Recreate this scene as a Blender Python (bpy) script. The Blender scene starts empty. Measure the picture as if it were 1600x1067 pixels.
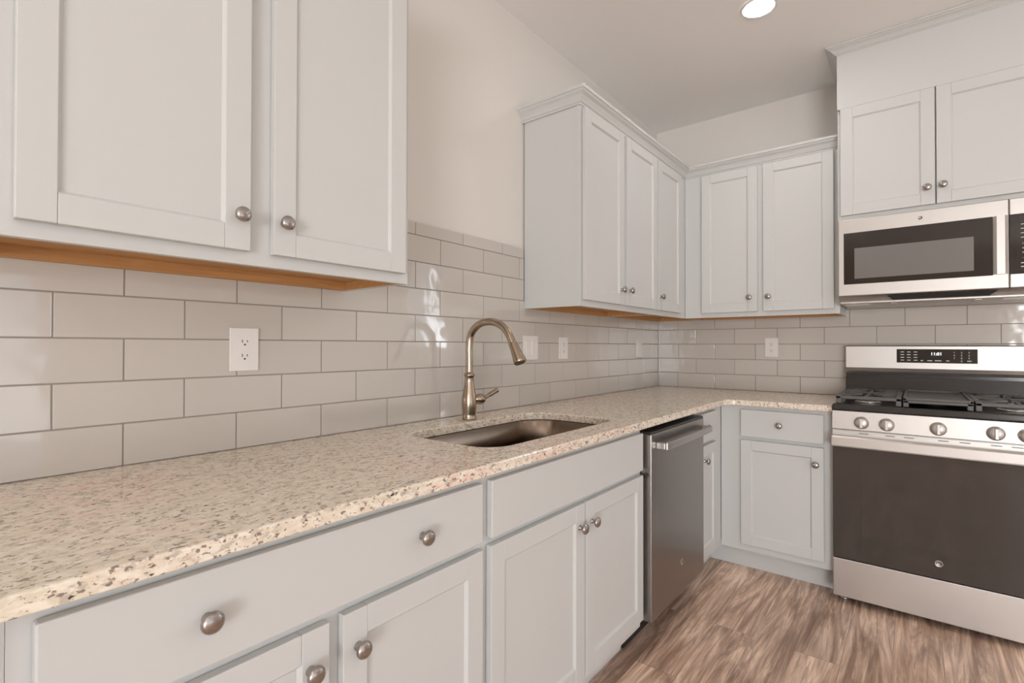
import bpy, bmesh, math, random
from mathutils import Vector, Matrix
random.seed(7)
SC = bpy.context.scene
COL = SC.collection
PI = math.pi

# ------------------------------------------------------------------ camera
cam_d = bpy.data.cameras.new('camera')
cam = bpy.data.objects.new('camera', cam_d); COL.objects.link(cam)
F_PX, YAW, PITCH, ROLL = 787.2, 0.6762, 0.0095, 0.0017
cam_d.sensor_width = 36.0
cam_d.lens = F_PX / 1600 * 36.0
cam_d.clip_start = 0.02
fw = Vector((-math.sin(YAW)*math.cos(PITCH), math.cos(YAW)*math.cos(PITCH), math.sin(PITCH)))
rt = fw.cross(Vector((0, 0, 1))).normalized(); up = rt.cross(fw)
r2 = rt*math.cos(ROLL) + up*math.sin(ROLL); u2 = -rt*math.sin(ROLL) + up*math.cos(ROLL)
M = Matrix((r2, u2, -fw)).transposed().to_4x4()
M.translation = Vector((1.4444, -3.4725, 1.1947))
cam.matrix_world = M
SC.camera = cam

# ------------------------------------------------------------------ world, light, exposure
CEIL = 2.73
w = bpy.data.worlds.new('world'); SC.world = w; w.use_nodes = True
wn = w.node_tree.nodes; wl = w.node_tree.links
bg = wn['Background']; bg.inputs['Strength'].default_value = 1.7
tc = wn.new('ShaderNodeTexCoord'); sp_ = wn.new('ShaderNodeSeparateXYZ'); rp = wn.new('ShaderNodeValToRGB')   # sunlit ground below the horizon, sky above
wl.new(tc.outputs['Generated'], sp_.inputs[0]); mr_ = wn.new('ShaderNodeMapRange'); mr_.inputs['From Min'].default_value = -1
wl.new(sp_.outputs['Z'], mr_.inputs['Value']); wl.new(mr_.outputs[0], rp.inputs['Fac']); wl.new(rp.outputs['Color'], bg.inputs['Color'])
rp.color_ramp.elements[0].position = .47; rp.color_ramp.elements[0].color = (1.14, 1.18, 1.17, 1)
rp.color_ramp.elements[1].position = .53; rp.color_ramp.elements[1].color = (.70, .80, .94, 1)

def area(name, loc, rot, sx, sy, power, color):
    d = bpy.data.lights.new(name, 'AREA'); d.shape = 'RECTANGLE'; d.size = sx; d.size_y = sy
    d.energy = power; d.color = color
    o = bpy.data.objects.new(name, d); COL.objects.link(o); o.location = loc; o.rotation_euler = rot
    return o
# daylight entering through the patio door (right) and an added, unseen front window (fill from behind the camera)
area('daylight_patio', (6.05, -4.15, .70), (0, PI/2+.60, 0), 2.1, 3.4, 8, (0.88, 0.94, 1.0))
area('fill_front', (3.95, -8.45, .95), (PI/2+.06, 0, .12), 2.4, 1.7, 285, (0.95, 0.97, 0.99))
area('daylight_back', (2.5, .35, 1.6), (-PI/2, 0, 0), .6, .9, 16, (0.88, 0.94, 1.0))
def portal(name, loc, rot, sx, sy):
    o = area(name, loc, rot, sx, sy, 1, (1, 1, 1)); o.data.cycles.is_portal = True
portal('patio_portal', (5.76, -4.15, 1.04), (0, PI/2, 0), 2.08, 3.5)
portal('front_portal', (3.975, -8.16, 1.06), (PI/2, 0, 0), 2.45, 2.08)
portal('back_portal', (2.5, .14, 1.6), (-PI/2, 0, 0), .6, .9)
LAMP_STRENGTH = 102.0
LAMP_COLOR = (1.0, 0.96, 0.91)
SC.view_settings.view_transform = 'Standard'
SC.view_settings.look = 'None'
SC.view_settings.gamma = 1
SC.view_settings.use_curve_mapping = False
SC.view_settings.exposure = -0.17
SC.cycles.max_bounces = 10
SC.cycles.diffuse_bounces = 6
SC.cycles.glossy_bounces = 5
SC.cycles.transparent_max_bounces = 8
SC.cycles.sample_clamp_indirect = 6
SC.cycles.use_denoising = True

# ------------------------------------------------------------------ materials
def mat(name, color=(.8, .8, .8), rough=.5, metal=0.0, spec=.5, emit=None, estr=0, coat=0):
    m = bpy.data.materials.new(name); m.use_nodes = True
    b = m.node_tree.nodes['Principled BSDF']
    b.inputs['Base Color'].default_value = (*color, 1)
    b.inputs['Roughness'].default_value = rough
    b.inputs['Metallic'].default_value = metal
    b.inputs['Specular IOR Level'].default_value = spec
    b.inputs['Coat Weight'].default_value = coat
    if emit:
        b.inputs['Emission Color'].default_value = (*emit, 1); b.inputs['Emission Strength'].default_value = estr
    return m

class NT:
    def __init__(s, m): s.t = m.node_tree; s.b = s.t.nodes['Principled BSDF']
    def n(s, typ, **kw):
        nd = s.t.nodes.new(typ)
        for k, v in kw.items():
            if k.startswith('i_'):
                key = k[2:].replace('_', ' ')
                nd.inputs[key].default_value = v
            else: setattr(nd, k, v)
        return nd
    def l(s, a, b): s.t.links.new(a, b)
    def coord(s, scale=(1, 1, 1), rot=(0, 0, 0)):
        g = s.n('ShaderNodeNewGeometry'); mp = s.n('ShaderNodeMapping')
        mp.inputs['Scale'].default_value = scale; mp.inputs['Rotation'].default_value = rot
        s.l(g.outputs['Position'], mp.inputs['Vector']); return mp.outputs['Vector']
    def noise(s, vec, scale, detail=3, rough=.5, dist=0):
        nd = s.n('ShaderNodeTexNoise'); nd.inputs['Scale'].default_value = scale
        nd.inputs['Detail'].default_value = detail; nd.inputs['Roughness'].default_value = rough
        nd.inputs['Distortion'].default_value = dist
        s.l(vec, nd.inputs['Vector']); return nd
    def ramp(s, fac, stops, interp='LINEAR'):
        r = s.n('ShaderNodeValToRGB'); cr = r.color_ramp; cr.interpolation = interp
        while len(cr.elements) < len(stops): cr.elements.new(0.5)
        for e, (p, c) in zip(cr.elements, stops):
            e.position = p; e.color = (*c, 1) if len(c) == 3 else c
        s.l(fac, r.inputs['Fac']); return r.outputs['Color']
    def mix(s, fac, a, b, mode='MIX'):
        m = s.n('ShaderNodeMix', data_type='RGBA', blend_type=mode)
        if isinstance(fac, (int, float)): m.inputs['Factor'].default_value = fac
        else: s.l(fac, m.inputs['Factor'])
        for v, i in ((a, 6), (b, 7)):
            if isinstance(v, tuple): m.inputs[i].default_value = (*v, 1)
            else: s.l(v, m.inputs[i])
        return m.outputs[2]
    def bump(s, h, strength, dist=.001):
        b = s.n('ShaderNodeBump'); b.inputs['Strength'].default_value = strength; b.inputs['Distance'].default_value = dist
        s.l(h, b.inputs['Height']); s.l(b.outputs['Normal'], s.b.inputs['Normal'])

MATS = {}
# painted walls and ceiling, faint roller texture
def paint(name, c, rough, bs=.08, sc=260):
    m = mat(name, c, rough, spec=.3); t = NT(m)
    v = t.coord(); t.bump(t.noise(v, sc, 3).outputs['Fac'], bs, .002); return m
MATS['wall'] = paint('wall_paint', (.745, .715, .68), .75)
MATS['ceiling'] = paint('ceiling_paint', (.91, .90, .89), .8)
MATS['cabinet'] = mat('cabinet_white_paint', (.605, .615, .606), .42, spec=.4)
t = NT(MATS['cabinet']); t.bump(t.noise(t.coord((60, 60, 6)), 3, 3).outputs['Fac'], .05, .001)
MATS['door_panel'] = MATS['cabinet']
MATS['trim'] = mat('trim_white_paint', (.78, .77, .76), .4)
# raw maple underside
m = mat('maple_plywood', (.5, .25, .08), .5); t = NT(m)
v = t.coord((30, 2.0, 30)); t.l(t.ramp(t.noise(v, 3, 5, .6, .6).outputs['Fac'], [(.3, (.44, .22, .080)), (.7, (.56, .30, .12))]), t.b.inputs['Base Color'])
MATS['maple'] = m
# ceramic tile: gentle waviness in a glossy glaze, slight tone change per tile
m = mat('glazed_tile', (.46, .43, .395), .07, spec=.8); t = NT(m)
at = t.n('ShaderNodeAttribute', attribute_name='tone', attribute_type='GEOMETRY')
t.l(t.ramp(at.outputs['Fac'], [(0, (.545, .51, .465)), (1, (.585, .55, .505))]), t.b.inputs['Base Color'])
v = t.coord(); t.bump(t.noise(v, 7, 2).outputs['Fac'], .12, .02)
MATS['tile'] = m
m = mat('grout', (.30, .27, .24), .9); t = NT(m)
t.bump(t.noise(t.coord(), 400, 2).outputs['Fac'], .3, .001); MATS['grout'] = m
# granite
m = mat('granite', (.7, .6, .5), .12, spec=.5); t = NT(m)
v = t.coord((1, .60, 1), (0, 0, .35))
big = t.ramp(t.noise(t.coord(), 3.0, 3, .6).outputs['Fac'], [(.38, (.74, .665, .53)), (.5, (.80, .68, .56)), (.62, (.84, .62, .51))])
mid = t.noise(v, 70, 4, .6, .2).outputs['Fac']
c1 = t.mix(t.ramp(mid, [(.42, (0, 0, 0)), (.60, (1, 1, 1))]), big, (.88, .815, .70))
vein = t.noise(v, 55, 5, .7, .3).outputs['Fac']
c2 = t.mix(t.ramp(vein, [(.38, (.85, .85, .85)), (.47, (0, 0, 0))]), c1, (.52, .455, .38))
sp = t.noise(v, 145, 3, .6, .1).outputs['Fac']
c3 = t.mix(t.ramp(sp, [(.37, (.95, .95, .95)), (.42, (0, 0, 0))]), c2, (.25, .20, .16))
sp2 = t.noise(v, 90, 3, .55, .1).outputs['Fac']
c4 = t.mix(t.ramp(sp2, [(.295, (1, 1, 1)), (.325, (0, 0, 0))]), c3, (.075, .068, .062))
t.l(c4, t.b.inputs['Base Color']); MATS['granite'] = m
# vinyl plank floor (boards run along Y)
m = mat('vinyl_plank', (.3, .2, .15), .34, spec=.4); t = NT(m)
g = t.n('ShaderNodeNewGeometry'); sx = t.n('ShaderNodeSeparateXYZ'); t.l(g.outputs['Position'], sx.inputs[0])
cx = t.n('ShaderNodeCombineXYZ'); t.l(sx.outputs['Y'], cx.inputs['X']); t.l(sx.outputs['X'], cx.inputs['Y'])
br = t.n('ShaderNodeTexBrick', offset=.37, offset_frequency=2)
br.inputs['Color1'].default_value = (0, 0, 0, 1); br.inputs['Color2'].default_value = (1, 1, 1, 1); br.inputs['Mortar'].default_value = (.5, .5, .5, 1)
br.inputs['Scale'].default_value = 1; br.inputs['Mortar Size'].default_value = .0012; br.inputs['Brick Width'].default_value = 1.22; br.inputs['Row Height'].default_value = .152; br.inputs['Bias'].default_value = 0
t.l(cx.outputs[0], br.inputs['Vector'])
mul = t.n('ShaderNodeMath', operation='MULTIPLY'); mul.inputs[1].default_value = 17.0; t.l(br.outputs['Color'], mul.inputs[0])
def gvec(kx, ky):
    c = t.n('ShaderNodeCombineXYZ')
    for ax, k in (('X', kx), ('Y', ky)):
        mm = t.n('ShaderNodeMath', operation='MULTIPLY'); mm.inputs[1].default_value = k; t.l(sx.outputs[ax], mm.inputs[0]); t.l(mm.outputs[0], c.inputs[ax])
    t.l(mul.outputs[0], c.inputs['Z']); return c.outputs[0]
grain = t.noise(gvec(6.5, .70), 1.6, 6, .60, 2.6).outputs['Fac']
streak = t.noise(gvec(21, 1.15), 1.5, 5, .62, 2.0).outputs['Fac']
fine = t.noise(gvec(150, 5), 1.5, 4, .7, .3).outputs['Fac']
col = t.ramp(grain, [(.33, (.25, .16, .115)), (.43, (.40, .275, .205)), (.53, (.56, .405, .31)), (.66, (.82, .64, .51))])
col = t.mix(t.ramp(streak, [(.36, (.60, .60, .60)), (.50, (0, 0, 0))]), col, (.24, .155, .115))
col = t.mix(t.ramp(streak, [(.56, (0, 0, 0)), (.72, (.55, .55, .55))]), col, (.86, .68, .55))
col = t.mix(t.ramp(fine, [(.30, (.28, .28, .28)), (.50, (0, 0, 0))]), col, (.26, .17, .125))
tint = t.ramp(br.outputs['Color'], [(0, (.98, .97, .98)), (1, (1.40, 1.38, 1.36))])
col = t.mix(1.0, col, tint, 'MULTIPLY')
col = t.mix(t.ramp(br.outputs['Fac'], [(0, (0, 0, 0)), (1, (.45, .45, .45))]), col, (.14, .09, .065))
t.l(col, t.b.inputs['Base Color'])
t.bump(fine, .12, .002); MATS['floor'] = m
# metals
def brushed(name, c, rough, scale, metal=1.0):
    m = mat(name, c, rough, metal); t = NT(m)
    nz = t.noise(t.coord(scale), 8, 3).outputs['Fac']
    mr = t.n('ShaderNodeMapRange'); mr.inputs['To Min'].default_value = rough*.8; mr.inputs['To Max'].default_value = rough*1.25
    t.l(nz, mr.inputs['Value']); t.l(mr.outputs[0], t.b.inputs['Roughness'])
    return m
MATS['steel'] = brushed('brushed_stainless', (.60, .575, .55), .42, (1.5, 60, 60))
MATS['steel_door'] = brushed('dishwasher_stainless', (.33, .31, .295), .30, (3, 3, 90))
MATS['steel_handle'] = brushed('handle_stainless', (.50, .475, .455), .30, (3, 3, 90))
MATS['sink'] = brushed('sink_stainless', (.235, .185, .145), .24, (30, 2, 30))
MATS['nickel'] = brushed('brushed_nickel', (.40, .375, .35), .24, (40, 40, 40))
MATS['bronze_nickel'] = brushed('warm_brushed_nickel', (.42, .34, .26), .25, (50, 50, 5))
MATS['chrome'] = mat('chrome', (.7, .7, .7), .12, 1)
MATS['black'] = mat('black_plastic', (.02, .018, .017), .35)
MATS['dark'] = mat('dark_recess', (.03, .028, .027), .8)
MATS['glass_black'] = mat('black_oven_glass', (.058, .050, .045), .045, spec=.55)
MATS['mw_mesh'] = mat('microwave_screen', (.17, .16, .15), .20, spec=.7)
MATS['mw_black'] = mat('microwave_black_glass', (.022, .016, .012), .09, spec=.5)
MATS['enamel'] = mat('black_enamel', (.028, .026, .025), .16, spec=.6)
m = mat('cast_iron', (.11, .103, .10), .42, spec=.45); t = NT(m)
t.bump(t.noise(t.coord(), 500, 2).outputs['Fac'], .4, .0006); MATS['iron'] = m
MATS['alu'] = mat('burner_aluminium', (.62, .60, .57), .35, 1)
MATS['plate'] = mat('outlet_plastic', (.80, .78, .75), .32)
MATS['slot'] = mat('outlet_slot', (.04, .035, .03), .6)
MATS['legend'] = mat('legend_print', (.75, .76, .76), .5)
MATS['digits'] = mat('display_digits', (.8, .8, .8), .5, emit=(.85, .93, 1), estr=1.3)
MATS['lamp'] = mat('lamp_diffuser', (1, 1, 1), .5, emit=LAMP_COLOR, estr=LAMP_STRENGTH)
# window glass: thin pane
m = bpy.data.materials.new('window_glass'); m.use_nodes = True; nt = m.node_tree
nt.nodes.clear(); o_ = nt.nodes.new('ShaderNodeOutputMaterial'); mx_ = nt.nodes.new('ShaderNodeMixShader'); tr = nt.nodes.new('ShaderNodeBsdfTransparent'); gl = nt.nodes.new('ShaderNodeBsdfGlossy')
gl.inputs['Roughness'].default_value = .02; mx_.inputs[0].default_value = .06
nt.links.new(tr.outputs[0], mx_.inputs[1]); nt.links.new(gl.outputs[0], mx_.inputs[2]); nt.links.new(mx_.outputs[0], o_.inputs[0]); MATS['glass'] = m
MATS['patio'] = mat('patio_concrete', (.5, .48, .45), .9)

# ------------------------------------------------------------------ mesh helpers
WLOC = {}   # world location of every empty / top-level object
def box(bm, x0, x1, y0, y1, z0, z1, bev=0.0, mi=0, seg=2):
    x0, x1 = sorted((x0, x1)); y0, y1 = sorted((y0, y1)); z0, z1 = sorted((z0, z1))
    vs = [bm.verts.new((x, y, z)) for z in (z0, z1) for y in (y0, y1) for x in (x0, x1)]
    fs = [(0, 2, 3, 1), (4, 5, 7, 6), (0, 1, 5, 4), (2, 6, 7, 3), (0, 4, 6, 2), (1, 3, 7, 5)]
    faces = [bm.faces.new([vs[i] for i in f]) for f in fs]
    for f in faces: f.material_index = mi
    if bev > 0:
        es = set(e for f in faces for e in f.edges)
        r = bmesh.ops.bevel(bm, geom=list(es), offset=bev, segments=seg, affect='EDGES', profile=.5)
        for f in r['faces']: f.material_index = mi
    return vs
def frame_axes(ax):
    ax = Vector(ax).normalized()
    a = Vector((0, 0, 1)) if abs(ax.z) < .9 else Vector((1, 0, 0))
    u = a.cross(ax).normalized(); v = ax.cross(u)
    return ax, u, v
def lathe(bm, prof, origin, axis=(0, 0, 1), seg=32, mi=0, cap=True):
    ax, u, v = frame_axes(axis); o = Vector(origin); rings = []
    for r, h in prof:
        rings.append([bm.verts.new(o + ax*h + (u*math.cos(2*PI*k/seg) + v*math.sin(2*PI*k/seg))*max(r, 1e-5)) for k in range(seg)])
    for a, b in zip(rings, rings[1:]):
        for k in range(seg):
            f = bm.faces.new((a[k], a[(k+1) % seg], b[(k+1) % seg], b[k])); f.smooth = True; f.material_index = mi
    if cap:
        for rg in (rings[0], rings[-1]):
            f = bm.faces.new(rg); f.material_index = mi
def smooth_path(pts, n=8):
    P = [Vector(p) for p in pts]; P = [P[0]*2-P[1]] + P + [P[-1]*2-P[-2]]; out = []
    for i in range(1, len(P)-2):
        for k in range(n):
            s = k/n; a, b, c, d = P[i-1], P[i], P[i+1], P[i+2]
            out.append(.5*((2*b) + (c-a)*s + (2*a-5*b+4*c-d)*s*s + (3*b-a-3*c+d)*s**3))
    out.append(P[-2]); return out
def tube(bm, pts, rad, seg=16, mi=0, flat=None):
    P = [Vector(p) for p in pts]; n = len(P)
    rs = rad if isinstance(rad, (list, tuple)) else [rad]*n
    t0 = (P[1]-P[0]).normalized(); _, u, v = frame_axes(t0); rings = []
    for i in range(n):
        tg = (P[min(i+1, n-1)] - P[max(i-1, 0)]).normalized()
        u = (u - tg*u.dot(tg)).normalized(); v = tg.cross(u)
        rings.append([bm.verts.new(P[i] + (u*math.cos(2*PI*k/seg) + v*math.sin(2*PI*k/seg)*(flat or 1))*rs[i]) for k in range(seg)])
    for a, b in zip(rings, rings[1:]):
        for k in range(seg):
            f = bm.faces.new((a[k], a[(k+1) % seg], b[(k+1) % seg], b[k])); f.smooth = True; f.material_index = mi
    for rg in (rings[0], rings[-1]):
        f = bm.faces.new(rg); f.material_index = mi
def prism(bm, poly, fn, a0, a1, mi=0):
    """poly: list of 2-D points; fn(p, q, a) -> xyz; extruded from a0 to a1"""
    A = [bm.verts.new(fn(p, q, a0)) for p, q in poly]; B = [bm.verts.new(fn(p, q, a1)) for p, q in poly]; n = len(poly)
    fs = [bm.faces.new(A), bm.faces.new(B)] + [bm.faces.new((A[i], A[(i+1) % n], B[(i+1) % n], B[i])) for i in range(n)]
    for f in fs: f.material_index = mi
def obj(name, bm, mats, parent=None, origin=None):
    me = bpy.data.meshes.new(name); ploc = WLOC[parent.name] if parent else Vector((0, 0, 0))
    org = Vector(origin) if origin is not None else (ploc if parent else Vector((0, 0, 0)))
    bmesh.ops.translate(bm, verts=bm.verts, vec=-org)
    bmesh.ops.recalc_face_normals(bm, faces=bm.faces); bm.to_mesh(me); bm.free()
    if not isinstance(mats, (list, tuple)): mats = [mats]
    for mm in mats: me.materials.append(MATS[mm] if isinstance(mm, str) else mm)
    o = bpy.data.objects.new(name, me); COL.objects.link(o)
    if parent: o.parent = parent
    o.location = org - ploc; WLOC[o.name] = org
    return o
def tag(o, label, cat, group=None, kind=None):
    if label: o['label'] = label
    if cat: o['category'] = cat
    if group: o['group'] = group
    if kind: o['kind'] = kind
    return o
def thing(name, label, cat, loc, group=None):
    o = bpy.data.objects.new(name, None); COL.objects.link(o); o.location = loc; o.empty_display_size = .05
    WLOC[o.name] = Vector(loc); return tag(o, label, cat, group)
def struct(name, bm, mats, parent=None, origin=None):
    o = obj(name, bm, mats, parent, origin)
    if parent is None: o['kind'] = 'structure'
    return o
NB = bmesh.new

class Run:
    """a wall run: u along the wall, d out of the wall, z up"""
    def __init__(s, side): s.side = side
    def p(s, u, d, z): return (d, u, z) if s.side == 'left' else (u, -d, z)
    def box(s, bm, u0, u1, d0, d1, z0, z1, bev=0, mi=0):
        if s.side == 'left': box(bm, d0, d1, u0, u1, z0, z1, bev, mi)
        else: box(bm, u0, u1, -d1, -d0, z0, z1, bev, mi)
    def out(s): return (1, 0, 0) if s.side == 'left' else (0, -1, 0)
LEFT, BACK = Run('left'), Run('back')

def shaker(bm, R, u0, u1, z0, z1, d0, d1, rail=.052):
    rec, ch = .0085, .0055
    b = .0016
    R.box(bm, u0, u0+rail, d0, d1, z0, z1, b); R.box(bm, u1-rail, u1, d0, d1, z0, z1, b)
    R.box(bm, u0+rail+.0002, u1-rail-.0002, d0, d1-.0002, z0, z0+rail, b); R.box(bm, u0+rail+.0002, u1-rail-.0002, d0, d1-.0002, z1-rail, z1, b)
    R.box(bm, u0+rail-.003, u1-rail+.003, d0+.001, d1-rec, z0+rail-.003, z1-rail+.003)
    # small sticking bead round the panel
    a0, a1, c0, c1 = u0+rail, u1-rail, z0+rail, z1-rail
    def q(pts): 
        f = bm.faces.new([bm.verts.new(R.p(*p)) for p in pts])
    dT, dB = d1-.0022, d1-rec+.0002
    q([(a0, dT, c0), (a1, dT, c0), (a1-ch, dB, c0+ch), (a0+ch, dB, c0+ch)])
    q([(a0, dT, c1), (a1, dT, c1), (a1-ch, dB, c1-ch), (a0+ch, dB, c1-ch)])
    q([(a0, dT, c0), (a0, dT, c1), (a0+ch, dB, c1-ch), (a0+ch, dB, c0+ch)])
    q([(a1, dT, c0), (a1, dT, c1), (a1-ch, dB, c1-ch), (a1-ch, dB, c0+ch)])

KNOB = {}
def knob(R, u, d, z, parent):
    pos = Vector(R.p(u, d, z))
    if R.side not in KNOB:
        bm = NB()
        lathe(bm, [(.0085, 0), (.0085, .0015), (.0062, .004), (.0055, .010), (.0075, .0135), (.0135, .0155), (.0160, .0185), (.0162, .0215), (.0145, .0250), (.0105, .0275), (.0055, .0288), (.0005, .0292)], (0, 0, 0), R.out(), 28)
        o = obj('knob', bm, 'nickel', parent, origin=(0, 0, 0)); KNOB[R.side] = o
    else:
        o = KNOB[R.side].copy(); COL.objects.link(o); o.parent = parent
    o.location = pos - WLOC[parent.name]; o['label'] = 'brushed nickel round knob'
    return o

def door(R, parent, u0, u1, z0, z1, d0, knob_at=None, rail=.052, name='door'):
    bm = NB(); shaker(bm, R, u0, u1, z0, z1, d0+.0015, d0+.0205, rail)
    o = obj(name, bm, 'cabinet', parent)
    if knob_at: knob(R, knob_at[0], d0+.0203, knob_at[1], o)
    return o
def drawer(R, parent, u0, u1, z0, z1, d0, knobs=(), name='drawer_front'):
    bm = NB(); R.box(bm, u0, u1, d0+.0015, d0+.0205, z0, z1, .003)
    o = obj(name, bm, 'cabinet', parent)
    for u, z in knobs: knob(R, u, d0+.0203, z, o)
    return o
def face_frame(R, parent, u0, u1, z0, z1, dface, openings, th=.019):
    """frame rails/stiles: solid strip mesh with the door openings left out"""
    bm = NB()
    us = sorted(set([u0, u1] + [v for o in openings for v in o[:2]])); zs = sorted(set([z0, z1] + [v for o in openings for v in o[2:]]))
    cells = []
    for a, b in zip(us, us[1:]):
        for c, d in zip(zs, zs[1:]):
            mu, mz = (a+b)/2, (c+d)/2
            if not any(o[0] < mu < o[1] and o[2] < mz < o[3] for o in openings): cells.append((a, b, c, d))
    # front + back + edges, built on a shared vertex grid
    vf, vb = {}, {}
    def V(dct, u, z, d):
        k = (round(u, 5), round(z, 5))
        if k not in dct: dct[k] = bm.verts.new(R.p(u, d, z))
        return dct[k]
    ed = {}
    for a, b, c, d in cells:
        cor = [(a, c), (b, c), (b, d), (a, d)]
        bm.faces.new([V(vf, u, z, dface) for u, z in cor]); bm.faces.new([V(vb, u, z, dface-th) for u, z in reversed(cor)])
        for i in range(4):
            k = tuple(sorted((cor[i], cor[(i+1) % 4]))); ed[k] = ed.get(k, 0) + 1
    for (p, q), n in ed.items():
        if n == 1: bm.faces.new([V(vf, *p, dface), V(vf, *q, dface), V(vb, *q, dface-th), V(vb, *p, dface-th)])
    return obj('face_frame', bm, 'cabinet', parent)

# ------------------------------------------------------------------ room shell
RX, FY = 5.6, -8.0      # right wall, front wall
bm = NB(); box(bm, -.1, RX+.1, FY-.1, .1, -.08, 0); struct('floor', bm, 'floor')
bm = NB(); box(bm, -.1, RX+.1, FY-.1, .1, CEIL, CEIL+.08); struct('ceiling', bm, 'ceiling')
bm = NB(); box(bm, -.11, -.009, FY-.1, .1, 0, CEIL); struct('wall_left', bm, 'wall')
BW0, BW1, BZ0, BZ1 = 2.2, 2.8, 1.15, 2.05
bm = NB(); box(bm, -.009, BW0, .009, .11, 0, CEIL); box(bm, BW1, RX, .009, .11, 0, CEIL); box(bm, BW0, BW1, .009, .11, 0, BZ0); box(bm, BW0, BW1, .009, .11, BZ1, CEIL)
struct('wall_back', bm, 'wall')
# right wall with patio door opening    z 0..2.08
PD0, PD1, PDZ = -5.9, -2.40, 2.08
bm = NB(); box(bm, RX, RX+.1, FY-.1, PD0, 0, CEIL); box(bm, RX, RX+.1, PD1, .11, 0, CEIL); box(bm, RX, RX+.1, PD0, PD1, PDZ, CEIL)
struct('wall_right', bm, 'wall')
FW0, FW1, FZ0, FZ1 = 2.75, 5.2, .02, 2.10
bm = NB(); box(bm, -.009, FW0, FY-.1, FY, 0, CEIL); box(bm, FW1, RX, FY-.1, FY, 0, CEIL); box(bm, FW0, FW1, FY-.1, FY, 0, FZ0); box(bm, FW0, FW1, FY-.1, FY, FZ1, CEIL)
struct('wall_front', bm, 'wall')
# patio door: two panels
dr = bpy.data.objects.new('door_1', None); COL.objects.link(dr); dr.location = (RX+.04, (PD0+PD1)/2, 0); WLOC['door_1'] = Vector(dr.location); dr['kind'] = 'structure'
bm = NB(); my_ = (PD0+PD1)/2
for a, b, x in ((PD0, my_+.03, RX+.05), (my_-.03, PD1, RX+.02)):
    box(bm, x, x+.035, a, a+.07, .02, PDZ-.02); box(bm, x, x+.035, b-.07, b, .02, PDZ-.02)
    box(bm, x+.001, x+.034, a+.001, b-.001, .021, .12); box(bm, x+.001, x+.034, a+.001, b-.001, PDZ-.10, PDZ-.021)
box(bm, RX, RX+.1, PD0, PD1, 0, .02); box(bm, RX, RX+.1, PD0, PD1, PDZ-.02, PDZ)
obj('door_frame', bm, 'trim', dr)
bm = NB(); box(bm, RX+.065, RX+.069, PD0+.07, my_-.04, .12, PDZ-.1); box(bm, RX+.035, RX+.039, my_+.04, PD1-.07, .12, PDZ-.1); obj('pane', bm, 'glass', dr)
wd = bpy.data.objects.new('added_window_1', None); COL.objects.link(wd); wd.location = ((FW0+FW1)/2, FY-.05, FZ0); WLOC['added_window_1'] = Vector(wd.location); wd['kind'] = 'structure'  # unseen window, added for frontal light and made tall to brighten low surfaces
bm = NB()
for a, b in ((FW0, FW0+.06), (FW1-.06, FW1), ((FW0+FW1)/2-.035, (FW0+FW1)/2+.035)): box(bm, a, b, FY-.07, FY-.03, FZ0, FZ1)
for a, b in ((FZ0, FZ0+.06), (FZ1-.06, FZ1), ((FZ0+FZ1)/2-.02, (FZ0+FZ1)/2+.02)): box(bm, FW0+.001, FW1-.001, FY-.068, FY-.032, a+.001, b-.001)
obj('window_frame', bm, 'trim', wd)
bm = NB(); box(bm, FW0+.06, FW1-.06, FY-.052, FY-.048, FZ0+.06, FZ1-.06); obj('pane', bm, 'glass', wd)
wd = bpy.data.objects.new('window_2', None); COL.objects.link(wd); wd.location = ((BW0+BW1)/2, .06, BZ0); WLOC['window_2'] = Vector(wd.location); wd['kind'] = 'structure'
bm = NB()
for a, b in ((BW0, BW0+.05), (BW1-.05, BW1)): box(bm, a, b, .04, .08, BZ0, BZ1)
for a, b in ((BZ0, BZ0+.05), (BZ1-.05, BZ1), ((BZ0+BZ1)/2-.02, (BZ0+BZ1)/2+.02)): box(bm, BW0+.001, BW1-.001, .042, .078, a+.001, b-.001)
obj('window_frame', bm, 'trim', wd)
bm = NB(); box(bm, BW0+.05, BW1-.05, .058, .062, BZ0+.05, BZ1-.05); obj('pane', bm, 'glass', wd)
def base_b(name, x0, x1, y0, y1):
    bm = NB(); box(bm, x0, x1, y0, y1, 0, .10, .003); struct(name, bm, 'trim')
base_b('baseboard_back', 2.0, RX-.001, -.006, .009)
base_b('baseboard_right', RX-.014, RX, PD1+.02, -.01)
base_b('baseboard_front', .001, RX-.001, FY, FY+.014)
base_b('baseboard_left', -.009, .006, FY+.016, -4.34)

# recessed ceiling lamps (the corner one is real; the rest are unseen, added to even the light)
def can_light(x, y, label, group='recessed ceiling lights'):
    t_ = thing('recessed_light', label, 'ceiling light', (x, y, CEIL), group)
    bm = NB(); lathe(bm, [(.061, -.0005), (.061, -.004), (.070, -.006), (.078, -.003), (.079, -.0004)], (x, y, CEIL), seg=48, cap=False); obj('trim_ring', bm, 'trim', t_)
    bm = NB(); lathe(bm, [(.0615, -.0015), (.0615, -.0032)], (x, y, CEIL), seg=48); obj('diffuser', bm, 'lamp', t_)
can_light(.895, -1.01, 'lit round recessed ceiling light above the corner by the range')
can_light(.895, -4.75, 'added unseen recessed ceiling light farthest back along the cabinet run')
can_light(3.05, -1.01, 'added unseen recessed ceiling light right of the range')
can_light(3.05, -2.95, 'added unseen recessed ceiling light in front of the patio door')
can_light(3.05, -5.25, 'added unseen recessed ceiling light nearest the front window')
can_light(4.9, -1.9, 'added unseen recessed ceiling light close to the patio door wall')

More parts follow.
